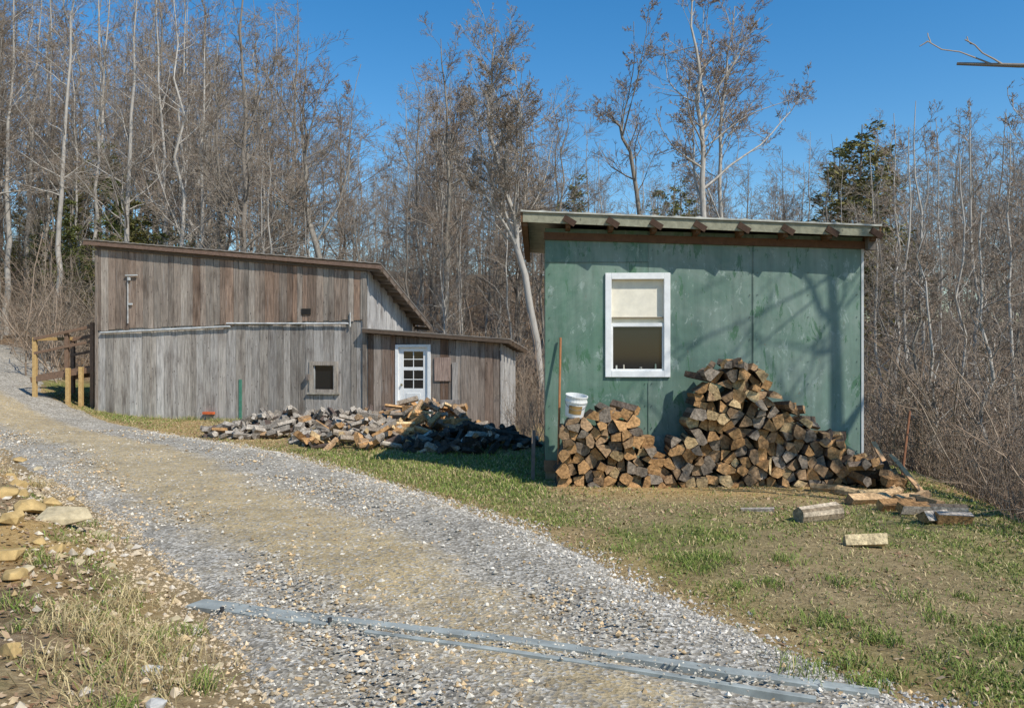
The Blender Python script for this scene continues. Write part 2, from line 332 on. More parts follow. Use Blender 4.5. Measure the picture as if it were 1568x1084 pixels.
for a in [(100,795,.27,PA),(45,790,.17,OC),(20,815,.13,OC),(150,790,.08,PA),(80,760,.12,OC),(10,870,.13,OC),(40,890,.07,PA),(85,835,.09,OC),(200,805,.05,PA),(230,1000,.06,WH),(25,900,.10,OC),(190,790,.04,WH),(60,700,.09,PA),(30,690,.11,OC),(15,720,.1,OC),(240,1040,.06,WH),(120,860,.05,PA),(170,850,.05,PA),(5,770,.14,OC),(15,1020,.08,OC),(110,1070,.05,PA),(270,905,.05,PA),(60,830,.06,OC),(130,830,.05,OC),(35,760,.09,OC),(70,800,.08,PA),(110,740,.06,OC),(25,745,.12,OC),(50,725,.08,OC)]:
    rock(*a)
n=1300; y=3+rng.random(n)*11; x=XL(y)-.1-np.abs(rng.normal(0,1.3,n)); sz=.012+.035*rng.random(n)**3
g=rng.random((n,1)); stones('bank_stones',np.stack([x,y,G(x,y)+sz*.2],-1),sz,np.array([.46,.32,.15])*(1-g)+np.array([.60,.53,.43])*g)

# ------------------------------------------------------------ steel drain channel
ch=empty('steel_drain_channel'); 
def rail(pts,w,name,lift=.016):
    P=[uv(*p,.03) for p in pts]; dense=[]
    for a,b_ in zip(P[:-1],P[1:]):
        for t in np.linspace(0,1,12,endpoint=False): dense.append((a[0]*(1-t)+b_[0]*t,a[1]*(1-t)+b_[1]*t))
    dense.append(P[-1]); A=Acc()
    d=np.array(dense); tg=np.gradient(d,axis=0); tg/=np.linalg.norm(tg,axis=1)[:,None]; nr=np.stack([-tg[:,1],tg[:,0]],1)
    z=G(d[:,0],d[:,1]); z=np.convolve(np.pad(z,6,'edge'),np.ones(13)/13,'valid')+lift
    vs=[]
    for i in range(len(d)):
        for sd,zz in ((-1,-.09),(-1,0.),(-.7,.003),(.7,.003),(1,0.),(1,-.09)):
            vs.append((d[i,0]+nr[i,0]*sd*w/2,d[i,1]+nr[i,1]*sd*w/2,z[i]+zz))
    fs=[(i*6+j,i*6+j+1,(i+1)*6+j+1,(i+1)*6+j) for i in range(len(d)-1) for j in range(5)]
    fs+=[(0,1,2,3,4,5),tuple((len(d)-1)*6+j for j in (5,4,3,2,1,0))]
    A.poly(vs,fs,(.33,.35,.32)); A.build(name,M_metal,ch)
rail([(300,917),(420,939),(510,951)],.17,'end_plate',.014)
rail([(500,946),(700,968),(860,990),(1100,1024),(1345,1053)],.09,'upper_rail')
rail([(560,966),(700,986),(830,1005),(1050,1037),(1250,1064)],.045,'lower_rail',.012)
A=Acc()
for (u,v) in [(340,930),(505,950)]:
    q=uv(u,v); A.cyl((q[0],q[1],float(G(*q))+.02),(q[0],q[1],float(G(*q))+.045),.014,.014,8,(.05,.05,.05))
A.build('bolts',M_metal,ch)
n=450; t=rng.random(n); P0=np.array(uv(300,920,.03)); P1=np.array(uv(1340,1058,.03)); q=P0[None]*(1-t[:,None])+P1[None]*t[:,None]; x=q[:,0]+rng.normal(0,.06,n); y=q[:,1]-.05+rng.normal(0,.07,n)
sz=.005+.008*rng.random(n); g=rng.random((n,1)); stones('channel_gravel',np.stack([x,y,G(x,y)+.02],-1),sz,np.array([.35,.32,.27])*(1-g)+np.array([.62,.56,.45])*g)

# ------------------------------------------------------------ barn
barn=empty('wooden_barn',(-10.98,21.3,0),math.atan2(-1.5,7.42))
def board_wall(A,x0,x1,zb,zt,y,opens=(),wmin=.13,wmax=.24,colf=None,side=False,th=.022,jit=.02):
    cuts=[x0]
    marks=sorted([o[0] for o in opens]+[o[1] for o in opens]+[x1])
    for m in marks:
        while m-cuts[-1]>wmax*1.2: cuts.append(cuts[-1]+random.uniform(wmin,wmax))
        cuts.append(m)
    for a,b_ in zip(cuts[:-1],cuts[1:]):
        if b_-a<.02: continue
        g=.008; xm=(a+b_)/2; dy=random.uniform(0,.014); 
        segs=[(zb(a),zb(b_),zt(a),zt(b_))]
        for o in opens:
            if o[0]-1e-4<=a and b_<=o[1]+1e-4: segs=[(zb(a),zb(b_),o[2],o[2]),(o[3],o[3],zt(a),zt(b_))]
        j=random.uniform(-jit,jit)
        for (p,q,r,t) in segs:
            c=colf(xm,(p+r)/2)
            if not side: A.box(a+g/2,b_-g/2,y-th-dy,y-dy,p+j,r,c,q+j,t)
            else:
                o=len(A.v); A.box(a+g/2,b_-g/2,0,th,p+j,r,c,q+j,t)
                for i in range(o,len(A.v)):
                    vx,vy,vz=A.v[i]; A.v[i]=(y+dy+vy,vx,vz)
def tone(a,b_,k=.3):
    def f(x,z):
        t=random.random(); s=random.uniform(1-k,1+k)
        return tuple((a[i]*(1-t)+b_[i]*t)*s for i in range(3))
    return f
W=7.57; D=3.5
zt=lambda x:4.54-.099*x
zm=lambda x:2.37+.028*x
A=Acc()
upc=tone((.25,.165,.115),(.33,.28,.23),.35); loc_=tone((.37,.325,.275),(.49,.45,.405),.22)
board_wall(A,0,W,lambda x:zm(x)-.04,zt,-.03,colf=upc,jit=.03)
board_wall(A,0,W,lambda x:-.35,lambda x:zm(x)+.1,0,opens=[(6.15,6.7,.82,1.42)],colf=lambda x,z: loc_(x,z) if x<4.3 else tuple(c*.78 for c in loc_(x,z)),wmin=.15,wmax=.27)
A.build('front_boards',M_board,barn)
A=Acc()
rzf=lambda yy:zt(W)-.33*yy
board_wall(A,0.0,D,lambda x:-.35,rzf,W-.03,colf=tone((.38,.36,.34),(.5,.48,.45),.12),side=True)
rzl=lambda yy:zt(0)-.33*yy
board_wall(A,0.0,D,lambda x:-.35,rzl,.02,colf=loc_,side=True)
board_wall(A,0,W,lambda x:-.35,lambda x:zt(x)-.33*D,D,colf=loc_)
A.build('side_boards',M_board,barn)
A=Acc()
def roof_pt(x,y,dz=0): return (x,y,4.54-.099*x-.33*max(y,-.4)+dz)
x0,x1,y0,y1=-.3,W+.42,-.20,D+.5
ns=60
top=[];
for i in range(ns+1):
    xx=x0+(x1-x0)*i/ns; dz=.012*(i%2)
    for yy in (y0,y1):
        top.append(roof_pt(xx,yy,.09+dz)); top.append(roof_pt(xx,yy,.07+dz))
fs=[]
for i in range(ns):
    a=i*4;b_=a+4; fs+=[(a,b_,b_+2,a+2),(a+1,a+3,b_+3,b_+1),(a,a+1,b_+1,b_),(a+2,b_+2,b_+3,a+3)]
fs+=[(0,2,3,1),(ns*4,ns*4+1,ns*4+3,ns*4+2)]
A.poly(top,fs,(.34,.30,.26)); A.build('tin_roof',M_metal,barn)
A=Acc()
A.beam(roof_pt(x0,-.18,-.0),roof_pt(x1,-.18,-.0),.03,.09,(.20,.13,.095))
A.beam(roof_pt(0,-.09,-.06),roof_pt(W,-.09,-.06),.03,.08,(.12,.09,.065))
for i in range(12):
    xx=.1+i*(W-.2)/11; A.beam(roof_pt(xx,-.16,.01),roof_pt(xx,D+.45,.01),.05,.1,(.16,.11,.08))
A.beam(roof_pt(x1-.03,y0+.02,.0),roof_pt(x1-.03,y1,.0),.03,.12,(.18,.14,.11))
for i in range(9):
    yy=-.1+i*(D+.5)/8; A.beam(roof_pt(W-.3,yy,-.04),roof_pt(x1+.03,yy,-.04),.07,.09,(.15,.11,.08))
A.build('rafters',M_lumber,barn)
A=Acc()
A.cyl((.15,-.085,zm(0)-.11),(3.9,-.085,zm(3.9)-.08),.026,.026,8,(.55,.55,.53)); A.cyl((3.8,-.09,zm(3.8)+.0),(7.1,-.09,zm(7.1)-.12),.022,.022,8,(.6,.6,.58))
A.cyl((7.15,-.085,zm(7.1)+.15),(7.15,-.085,zm(7.1)-.2),.018,.018,8,(.5,.5,.48))
A.box(.95,.97,-.10,-.07,2.5,3.75,(.45,.44,.42)); A.box(.9,1.25,-.12,-.085,3.74,3.77,(.5,.5,.48)); A.box(.98,1.04,-.13,-.085,3.62,3.70,(.6,.6,.58))
A.box(.97,1.1,-.1,-.08,2.98,3.03,(.5,.5,.48))
A.build('conduit',M_metal,barn)
A=Acc(); A.box(4.12,4.2,-.05,-.034,.05,1.05,(.07,.22,.15)); A.box(3.15,3.45,-.14,-.04,.16,.22,(.6,.13,.04)); A.build('painted_scraps',M_gen,barn)
A=Acc(); A.box(5.85,6.1,-.082,-.068,2.68,2.83,(.02,.018,.015)); A.build('dark_hole_patch',M_gen,barn)  # no opening cut: near-black box paints the shade inside a small hole
A=Acc()
for (a,b_,c_,d_) in [(6.05,6.15,.74,1.52),(6.7,6.8,.74,1.52)]: A.box(a,b_,-.06,-.032,c_,d_,(.38,.33,.27))
A.box(6.15,6.7,-.062,-.032,.74,.82,(.36,.31,.26)); A.box(6.15,6.7,-.062,-.032,1.42,1.52,(.36,.31,.26)); A.box(6.0,6.85,-.1,-.034,.70,.738,(.38,.34,.28))
A.box(6.15,6.18,-.02,.01,.82,1.42,(.4,.4,.38));A.box(6.67,6.7,-.02,.01,.82,1.42,(.4,.4,.38))
A.box(6.0,6.06,-.15,-.07,1.05,1.2,(.2,.17,.15))
A.build('window_frame',M_board,barn)
A=Acc(); A.box(6.15,6.7,.012,.02,.82,1.42); A.build('window_pane',M_glass,barn)
A=Acc(); A.box(W-.1,W+.0,-.075,-.062,-.1,zt(W)-.1,(.27,.23,.19)); A.box(-.03,.05,-.078,-.064,-.1,zt(0)-.1,(.30,.24,.19)); A.build('corner_boards',M_board,barn)
LX0,LX1=W+.02,10.9; LD=1.8
lt=lambda x:2.2-.075*(x-W)
ltone=tone((.15,.095,.065),(.34,.29,.245),.35)
A=Acc(); board_wall(A,LX0,LX1,lambda x:-.5,lt,.0,opens=[(8.3,9.2,-.5,1.93)],colf=ltone)
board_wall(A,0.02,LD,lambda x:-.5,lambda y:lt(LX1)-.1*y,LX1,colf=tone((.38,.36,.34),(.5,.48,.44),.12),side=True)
board_wall(A,LX0,LX1,lambda x:-.5,lambda x:lt(x)-.18,LD,colf=ltone)
A.build('lean_to_boards',M_board,barn)
A=Acc()
def lp(x,y,dz=0): return (x,y,lt(x)-.1*y+dz)
V=[lp(LX0-.1,-.22,.11),lp(LX1+.3,-.22,.11),lp(LX1+.3,LD+.3,.11),lp(LX0-.1,LD+.3,.11),lp(LX0-.1,-.22,.09),lp(LX1+.3,-.22,.09),lp(LX1+.3,LD+.3,.09),lp(LX0-.1,LD+.3,.09)]
A.poly(V,[(0,1,2,3),(7,6,5,4),(0,4,5,1),(1,5,6,2),(2,6,7,3),(3,7,4,0)],(.3,.26,.22)); A.build('lean_to_roof',M_metal,barn)
A=Acc(); A.beam(lp(LX0-.08,-.20,.04),lp(LX1+.28,-.20,.04),.03,.08,(.12,.085,.06))
for i in range(6):
    yy=-.15+i*.4; A.beam(lp(LX1-.3,yy,.03),lp(LX1+.33,yy,.03),.07,.09,(.14,.10,.07))
for i in range(7):
    xx=LX0+.2+i*.5; A.beam(lp(xx,-.18,.035),lp(xx,.1,.035),.05,.1,(.12,.08,.055))
A.build('lean_to_rafters',M_lumber,barn)
A=Acc(); A.box(9.3,9.7,-.06,-.035,1.05,1.62,(.36,.26,.21)); A.box(9.75,9.9,-.06,-.035,.3,1.5,(.40,.36,.32)); A.box(9.45,9.95,-.075,-.062,.5,.6,(.32,.28,.25)); A.build('patch_boards',M_board,barn)
wt=(.80,.80,.78)
A=Acc()
A.box(8.30,8.38,-.05,.05,-.3,1.93,wt); A.box(9.12,9.2,-.05,.05,-.3,1.93,wt); A.box(8.38,9.12,-.052,.048,1.86,1.93,wt)
A.box(8.38,8.50,-.0,.03,.02,1.86,wt);A.box(9.0,9.12,0,.03,.02,1.86,wt);A.box(8.50,9.0,0,.03,.02,.86,wt);A.box(8.50,9.0,0,.03,1.76,1.86,wt)
A.box(8.50,9.0,0.002,.028,1.30,1.38,wt); A.box(8.5,9.0,.006,.026,1.07,1.09,wt); A.box(8.5,9.0,.006,.026,1.56,1.58,wt);A.box(8.74,8.76,.008,.024,.86,1.76,wt)
A.box(8.57,8.93,-.012,.0,.15,.75,(.72,.72,.70)); A.box(8.28,9.2,-.35,-.06,-.02,.06,(.6,.57,.5)); A.box(8.3,9.15,-.3,-.08,-.5,-.02,(.2,.17,.13))
A.cyl((8.46,-.05,.95),(8.46,0,.95),.03,.02,8,(.25,.2,.1))
A.build('door',M_paint,barn,.004)
A=Acc(); A.box(8.50,9.0,.012,.018,.86,1.76); A.build('door_glass',M_glass,barn)

# deck / ramp at left of barn
deck=empty('wooden_deck'); A=Acc(); ly=(.50,.33,.14); br=(.19,.12,.08)
for i in range(9):
    xx=-12.95+i*.2; A.box(xx,xx+.185,21.75,23.6,1.08+.035*i,1.12+.035*i,br,1.11+.035*i,1.15+.035*i)
A.beam((-13.0,21.7,1.0),(-11.2,21.7,1.30),.05,.15,br); A.beam((-13.0,23.6,1.0),(-11.2,23.6,1.3),.05,.15,br)
for (xx,yy,a,b_,c) in [(-12.95,21.72,.2,2.15,ly),(-12.0,21.62,-.1,1.32,ly),(-11.65,21.62,-.1,1.35,ly),(-12.95,23.6,0,2.2,br),(-12.2,23.6,0,2.35,br),(-11.5,23.6,0,2.5,br),(-11.38,21.7,.2,2.55,br),(-12.1,21.75,1.0,2.3,br)]:
    A.box(xx,xx+.1,yy-.05,yy+.05,a,b_,c)
A.beam((-12.95,23.55,2.1),(-11.3,23.55,2.45),.05,.1,br); A.beam((-12.95,23.55,1.65),(-11.3,23.55,2.0),.03,.08,br); A.beam((-12.9,21.7,2.1),(-12.9,23.6,2.15),.05,.09,ly); A.beam((-12.9,21.68,1.72),(-11.3,21.68,2.05),.03,.07,br); A.beam((-12.9,21.66,2.1),(-11.3,21.66,2.45),.03,.08,br)
A.build('deck_lumber',M_lumber,deck,.004)

# ------------------------------------------------------------ green shed
shed=empty('green_shed',(.456,11.0,0),math.atan2(-.15,4.272)); SW=4.275; SD=2.7
st=lambda x:3.42-.035*x
wx0,wx1,wz0,wz1=.845,1.665,1.415,2.77
A=Acc()
def pan(x0,x1,z0,z1,t,y=0,z1b=None): A.box(x0,x1,y-.012,y,z0,z1,t,None,z1b)
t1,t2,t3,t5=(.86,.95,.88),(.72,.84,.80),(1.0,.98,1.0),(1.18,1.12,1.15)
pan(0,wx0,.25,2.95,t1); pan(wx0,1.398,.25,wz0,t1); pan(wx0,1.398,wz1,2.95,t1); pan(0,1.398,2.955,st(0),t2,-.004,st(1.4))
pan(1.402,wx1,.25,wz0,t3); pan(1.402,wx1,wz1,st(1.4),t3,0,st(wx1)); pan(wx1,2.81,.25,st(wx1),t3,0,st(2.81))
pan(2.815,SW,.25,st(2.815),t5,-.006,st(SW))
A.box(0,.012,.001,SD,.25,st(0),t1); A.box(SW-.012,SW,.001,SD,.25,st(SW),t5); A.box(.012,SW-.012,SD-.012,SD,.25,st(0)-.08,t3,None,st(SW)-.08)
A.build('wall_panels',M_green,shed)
A=Acc(); A.box(2.805,2.822,-.022,-.019,.25,3.3,(.5,.55,.53)); A.box(.0,1.42,-.020,-.0175,2.945,2.953,(.5,.55,.5)); A.box(1.395,1.405,-.021,-.018,.25,wz0-.1,(.6,.65,.6)); A.build('seams',M_green,shed)
A=Acc(); A.box(SW-.02,SW+.012,-.03,-.02,.3,3.2,(.55,.56,.54)); A.build('corner_trim',M_paint,shed)
A=Acc()
for zz in np.arange(.4,3.2,.3):
    for xx in (.06,1.36,1.45,2.77,2.87,3.55,4.2):
        if wx0-.05<xx<wx1+.05 and wz0-.1<zz<wz1+.1: continue
        A.cyl((xx,-.03,zz),(xx,-.01,zz),.006,.006,6,(.14,.17,.14))
A.build('nails',M_gen,shed)
A=Acc(); A.box(-.02,SW+.02,-.04,.0,.10,.25,(.25,.15,.09))
for xx in (0.0,1.4,2.8,4.1):
    for yy in (.0,SD-.15): A.box(xx,xx+.14,yy+.002,yy+.14,-1.6,.10,(.34,.24,.15))
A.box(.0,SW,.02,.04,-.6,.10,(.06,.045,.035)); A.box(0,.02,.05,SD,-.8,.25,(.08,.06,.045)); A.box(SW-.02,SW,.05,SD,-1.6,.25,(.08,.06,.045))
A.build('floor_frame',M_lumber,shed)
def rp(x,y,dz=0): return (x,y,3.60-.047*(x+.32)-.035*(y+.38)+dz)
A=Acc(); x0,x1,y0,y1=-.33,4.40,-.34,SD+.35; ns=80; top=[]
for i in range(ns+1):
    xx=x0+(x1-x0)*i/ns; dz=.012 if i%5==0 else 0
    for yy in (y0,y1): top.append(rp(xx,yy,.012+dz)); top.append(rp(xx,yy,-.008))
fs=[]
for i in range(ns):
    a=i*4;b_=a+4; fs+=[(a,b_,b_+2,a+2),(a+1,a+3,b_+3,b_+1),(a,a+1,b_+1,b_),(a+2,b_+2,b_+3,a+3)]
fs+=[(0,2,3,1),(ns*4,ns*4+1,ns*4+3,ns*4+2)]
A.poly(top,fs,(.50,.49,.42)); A.build('metal_roof',M_metal,shed)
def strip(A,y0_,y1_,za,zb_,xa,xb,col):
    V=[rp(xa,y0_,za),rp(xb,y0_,za),rp(xb,y1_,za),rp(xa,y1_,za),rp(xa,y0_,zb_),rp(xb,y0_,zb_),rp(xb,y1_,zb_),rp(xa,y1_,zb_)]
    A.poly(V,[(0,1,2,3),(7,6,5,4),(0,4,5,1),(1,5,6,2),(2,6,7,3),(3,7,4,0)],col)
A=Acc(); strip(A,-.315,-.295,-.012,-.14,x0+.03,x1-.03,(.29,.28,.20)); A.build('fascia',M_lumber,shed)
A=Acc(); dk_=(.15,.085,.045)
for i in range(9):
    xx=-.27+i*(x1-x0-.14)/8
    A.beam(rp(xx,-.275,-.10),rp(xx,SD+.3,-.10),.06,.17,dk_)
    if 0<i: A.beam(rp(xx-.06,-.33,-.06),rp(xx+.09,-.33,-.145),.025,.08,(.075,.045,.03))
A.beam((-.02,-.035,3.31),(SW+.05,-.035,3.31-.035*SW),.04,.10,(.13,.07,.04))
strip(A,-.31,SD+.3,-.012,-.14,x0+.0,x0+.03,dk_); strip(A,-.31,SD+.3,-.012,-.14,x1-.03,x1,dk_)
A.box(SW+.0,SW+.1,-.2,-.1,3.08,3.24,(.15,.13,.11)); A.build('rafters',M_lumber,shed)
A=Acc(); f=.055
A.box(wx0-.03,wx0+f,-.045,.05,wz0-.03,wz1+.03,wt);A.box(wx1-f,wx1+.03,-.045,.05,wz0-.03,wz1+.03,wt)
A.box(wx0+f,wx1-f,-.047,.05,wz0-.03,wz0+f,wt);A.box(wx0+f,wx1-f,-.047,.05,wz1-f,wz1+.03,wt)
zmid=2.09
A.box(wx0+f,wx1-f,-.02,.03,zmid-.02,zmid+.03,wt)
A.box(wx0+f,wx0+f+.022,-.02,.03,wz0+f,zmid-.02,wt);A.box(wx1-f-.022,wx1-f,-.02,.03,wz0+f,zmid-.02,wt);A.box(wx0+f+.022,wx1-f-.022,-.02,.03,wz0+f,wz0+f+.025,wt)
A.box(wx0+f,wx1-f,-.02,.03,zmid+.1,zmid+.115,(.35,.3,.22))
A.build('window_frame',M_paint,shed,.004)
A=Acc(); A.box(wx0+f,wx1-f,.035,.045,zmid+.115,wz1-f,(.80,.74,.60)); A.box(wx0+f,wx1-f,.032,.042,zmid+.03,zmid+.1,(.74,.68,.52)); A.build('window_blind',M_paint,shed)
A=Acc(); A.box(wx0+f,wx1-f,.012,.018,wz0+f,zmid-.02); A.build('window_pane',M_glass,shed)
A=Acc()
for xx,hh,r,c in [(.97,.05,.03,(.5,.5,.45)),(1.07,.06,.025,(.55,.5,.4)),(1.30,.03,.05,(.25,.25,.22)),(1.5,.07,.03,(.2,.25,.2))]:
    A.cyl((xx,.0,wz0+f+.025),(xx,.0,wz0+f+.025+hh),r*.4,r*.35,8,c)
A.build('sill_clutter',M_gen,shed)

# ------------------------------------------------------------ firewood
def endcol():
    t=random.random()
    if t<.45: b0=(.58,.33,.145)
    elif t<.70: b0=(.42,.27,.15)
    elif t<.88: b0=(.31,.25,.19)
    else: b0=(.68,.48,.25)
    s=random.uniform(.6,1.12); return tuple(c*s for c in b0)
def sidecol(): 
    return random.choice([(.10,.07,.05),(.14,.10,.07),(.18,.135,.10),(.34,.20,.10),(.08,.06,.045)])
def clip(poly,px,py,nx,ny):
    out=[];n=len(poly)
    for i in range(n):
        a=poly[i];b_=poly[(i+1)%n]; da=(a[0]-px)*nx+(a[1]-py)*ny; db=(b_[0]-px)*nx+(b_[1]-py)*ny
        if da<=0: out.append(a)
        if da*db<0: t=da/(da-db); out.append((a[0]+(b_[0]-a[0])*t,a[1]+(b_[1]-a[1])*t))
    return out
def inside(p,pg):
    c=False;j=len(pg)-1
    for i in range(len(pg)):
        if (pg[i][1]>p[1])!=(pg[j][1]>p[1]) and p[0]<(pg[j][0]-pg[i][0])*(p[1]-pg[i][1])/(pg[j][1]-pg[i][1])+pg[i][0]: c=not c
        j=i
    return c
def prism(A,poly,y0,y1,ec,sc_,tw=.0,M=None):
    n=len(poly); cx=sum(p[0] for p in poly)/n; cy=sum(p[1] for p in poly)/n
    tilt=random.uniform(-.12,.12); tilt2=random.uniform(-.12,.12); k=random.uniform(.85,1.0)
    f=[(x,y0+(x-cx)*tilt*2+(z-cy)*tilt2*2,z) for x,z in poly]; dx=random.uniform(-.02,.02);dz=random.uniform(-.02,.02)
    b_=[(cx+(x-cx)*k+dx,y1,cy+(z-cy)*k+dz) for x,z in poly]
    if M: f=[M@Vector(p) for p in f]; b_=[M@Vector(p) for p in b_]
    A.poly(f,[tuple(range(n))],ec); A.poly(b_,[tuple(range(n))[::-1]],ec)
    sp_=random.random()
    for i in range(n):
        j=(i+1)%n; c=sc_ if sp_<.5 or i%2 else tuple(q*.75 for q in ec)
        A.poly([f[i],f[j],b_[j],b_[i]],[(0,3,2,1)],c)
out=[(850,752),(853,655),(858,640),(905,634),(930,628),(975,626),(985,662),(1005,685),(1025,682),(1045,655),(1060,625),(1072,580),(1095,560),(1120,560),(1170,578),(1182,618),(1210,628),(1235,645),(1250,668),(1290,675),(1318,715),(1318,752)]
pd=10.45; pg=[(wx(u,pd),wz(v,pd)) for u,v in out]
wp=empty('stacked_firewood')
def stack(y0,seed,shrink=1.0,name='front_row',sp_=.145):
    random.seed(seed); A=Acc(); sites=[]
    zi=-.3; r=0
    while zi<1.9:
        xi=.2+(r%2)*sp_/2
        while xi<5.0:
            sites.append((xi+random.uniform(-.46,.46)*sp_,zi+random.uniform(-.46,.46)*sp_*.9)); xi+=sp_
        zi+=sp_*.84; r+=1
    for i,(sx,sz_) in enumerate(sites):
        if not inside((sx,sz_),pg): continue
        R=.13; poly=[(sx+R*math.cos(a*math.pi/4),sz_+R*math.sin(a*math.pi/4)) for a in range(8)]
        for j,(qx,qz) in enumerate(sites):
            if j==i: continue
            dx,dz=qx-sx,qz-sz_
            if dx*dx+dz*dz<.16: poly=clip(poly,(sx+qx)/2,(sz_+qz)/2,dx,dz)
        if len(poly)<3: continue
        p2=[poly[0]]
        for p in poly[1:]:
            if math.hypot(p[0]-p2[-1][0],p[1]-p2[-1][1])>.045: p2.append(p)
        if len(p2)>3 and math.hypot(p2[0][0]-p2[-1][0],p2[0][1]-p2[-1][1])<.045: p2.pop()
        if len(p2)<3: continue
        cx=sum(p[0] for p in p2)/len(p2); cz=sum(p[1] for p in p2)/len(p2); s=random.uniform(.86,1.04)*shrink
        if random.random()<.45 and len(p2)>4: p2.pop(random.randrange(len(p2)))
        an=random.uniform(-.2,.2); q=[]
        pts=[]
        for a,b_ in zip(p2,p2[1:]+p2[:1]):
            pts.append(a); pts.append(((a[0]+b_[0])/2+random.uniform(-.006,.014)*((a[0]+b_[0])/2-cx)/.08,(a[1]+b_[1])/2+random.uniform(-.006,.014)*((a[1]+b_[1])/2-cz)/.08))
        for p in pts:
            x=(p[0]-cx)*s;z=(p[1]-cz)*s; q.append((cx+x*math.cos(an)-z*math.sin(an),cz+x*math.sin(an)+z*math.cos(an)))
        q=[(a,max(b_,-.05)) for a,b_ in q]
        yo=y0+random.uniform(-.09,.09)
        prism(A,q,yo,yo+.42,endcol(),sidecol())
    return A.build(name,M_fire,wp,.004)
stack(10.33,11)
random.seed(21)
def wedge(r):
    k=random.choice([3,3,4,4,5]); a0=random.uniform(0,6.28); 
    if k==3: p=[(0,-r*.6)]+[(r*1.25*math.cos(.65+t*1.2),-r*.6+r*1.5*math.sin(.65+t*1.2)) for t in (0,.5,1,1.5)]
    else: p=[(r*random.uniform(.75,1.1)*math.cos(6.28*i/k),r*random.uniform(.75,1.1)*math.sin(6.28*i/k)) for i in range(k)]
    return [(x*math.cos(a0)-z*math.sin(a0),x*math.sin(a0)+z*math.cos(a0)) for x,z in p]
def logat(A,x,y,z,r,L,yaw,pitch,ec,sc_):
    M=Matrix.Translation((x,y,z))@Matrix.Rotation(yaw,4,'Z')@Matrix.Rotation(pitch,4,'X')
    prism(A,wedge(r),-L/2,L/2,ec,sc_,M=M)
A=Acc()
for i in range(26):
    u=random.choice([random.uniform(1070,1175),random.uniform(1180,1310),random.uniform(900,975)])
    us=[p[0] for p in out[1:-1]]; vs_=[p[1] for p in out[1:-1]]; v=np.interp(u,us,vs_)
    d=10.5; logat(A,wx(u,d),d+random.uniform(-.1,.15),wz(v,d)+.02,.07,.4,random.uniform(-.9,.9),random.uniform(-.25,.25),endcol(),sidecol())
for i in range(26):
    xx=4.35+random.random()*.55; yy=random.uniform(10.0,10.75); logat(A,xx,yy,float(H(xx,yy))+.08+random.random()*.42*(5.0-xx)/.7,.075,.42,random.uniform(-1.6,1.6),random.uniform(-.4,.4),endcol(),sidecol())
A.build('loose_top_logs',M_fire,wp,.004)
A=Acc()
for yy in (10.12,10.4,10.66): A.box(.48,1.95,yy,yy+.09,-.12,-.035,(.5,.4,.25))
A.box(2.0,3.9,10.15,10.24,-.13,-.04,(.48,.32,.16)); A.build('pallet_boards',M_lumber,wp,.003)
hp=empty('firewood_heap'); random.seed(33); A=Acc()
mounds=[(-4.3,16.9,2.1,1.2,.50,0.1,0),(-2.8,15.4,1.3,1.4,.45,.6,0),(-1.7,16.2,1.3,1.4,.85,1.3,0),(-.75,14.6,1.15,1.1,.40,.3,1),(-2.6,17.2,1.8,1.0,.50,.4,0)]
for (cx,cy,rx,ry_,hh,o,dark) in mounds:
    for i in range(int(150*rx*ry_/1.6)):
        a=random.random()*6.28; q=math.sqrt(random.random()); x=cx+rx*q*math.cos(a); y=cy+ry_*q*math.sin(a)
        z=float(H(x,y))+.05+hh*(1-q**1.7)*random.uniform(.35,1.05)
        orange=random.random()<o*.7
        if orange: ec=endcol(); ec=tuple(c*1.1 for c in ec); sc_=tuple(c*1.2 for c in endcol())
        else: 
            s=random.uniform(.6,1.3); ec=(.44*s,.38*s,.31*s); s=random.uniform(.5,1.3); sc_=(.42*s,.36*s,.29*s) if random.random()<.75 else (.14,.10,.08)
        if dark and random.random()<.75: ec=sc_=(.07,.06,.05)  # front mound: dark bark plus shade painted into the log colours
        logat(A,x,y,z,random.uniform(.045,.09),random.uniform(.30,.46),random.uniform(0,6.28),random.uniform(-.6,.6),ec,sc_)
A.build('split_logs',M_fire,hp)
def single(u,v,L,r,yaw,name='firewood_log',round_=False,ec=(.60,.45,.26),sc_=(.5,.4,.28),zz=-.02,pitch=0):
    x,y=uv(u,v,zz); A=Acc(); z=float(H(x,y))+r*.75
    M=Matrix.Translation((x,y,z))@Matrix.Rotation(yaw,4,'Z')@Matrix.Rotation(pitch,4,'X')
    if round_: poly=[(r*random.uniform(.88,1.06)*math.cos(6.28*i/12),r*random.uniform(.88,1.06)*math.sin(6.28*i/12)) for i in range(12)]
    else: poly=wedge(r)
    prism(A,poly,-L/2,L/2,ec,sc_,M=M); A.build(name,M_fire,None,.005)
single(1252,797,.52,.10,1.95,round_=True,ec=(.38,.29,.19),sc_=(.58,.47,.34))
single(1325,833,.36,.075,1.5,ec=(.62,.46,.25),sc_=(.70,.55,.32))
for a in [(1270,757,.45,.07,1.2),(1305,763,.4,.06,.7),(1330,775,.55,.09,1.9),(1375,785,.5,.08,2.0),(1350,750,.5,.07,.5),(1355,770,.6,.07,2.2),(1400,790,.4,.08,1.9),(1430,800,.42,.09,2.1),(1460,803,.35,.08,1.5),(1420,780,.4,.08,.3),(1160,790,.35,.03,1.4),(1340,765,.5,.07,1.9),(1385,772,.45,.07,2.2),(1405,775,.5,.07,2.3),(1440,790,.5,.07,1.2),(1365,760,.6,.06,2.4)]:
    t=random.random(); single(a[0],a[1],a[2],a[3],a[4],ec=endcol(),sc_=(.58,.38,.20) if t<.65 else (.46,.40,.33),zz=-.05,pitch=random.uniform(-.1,.1))
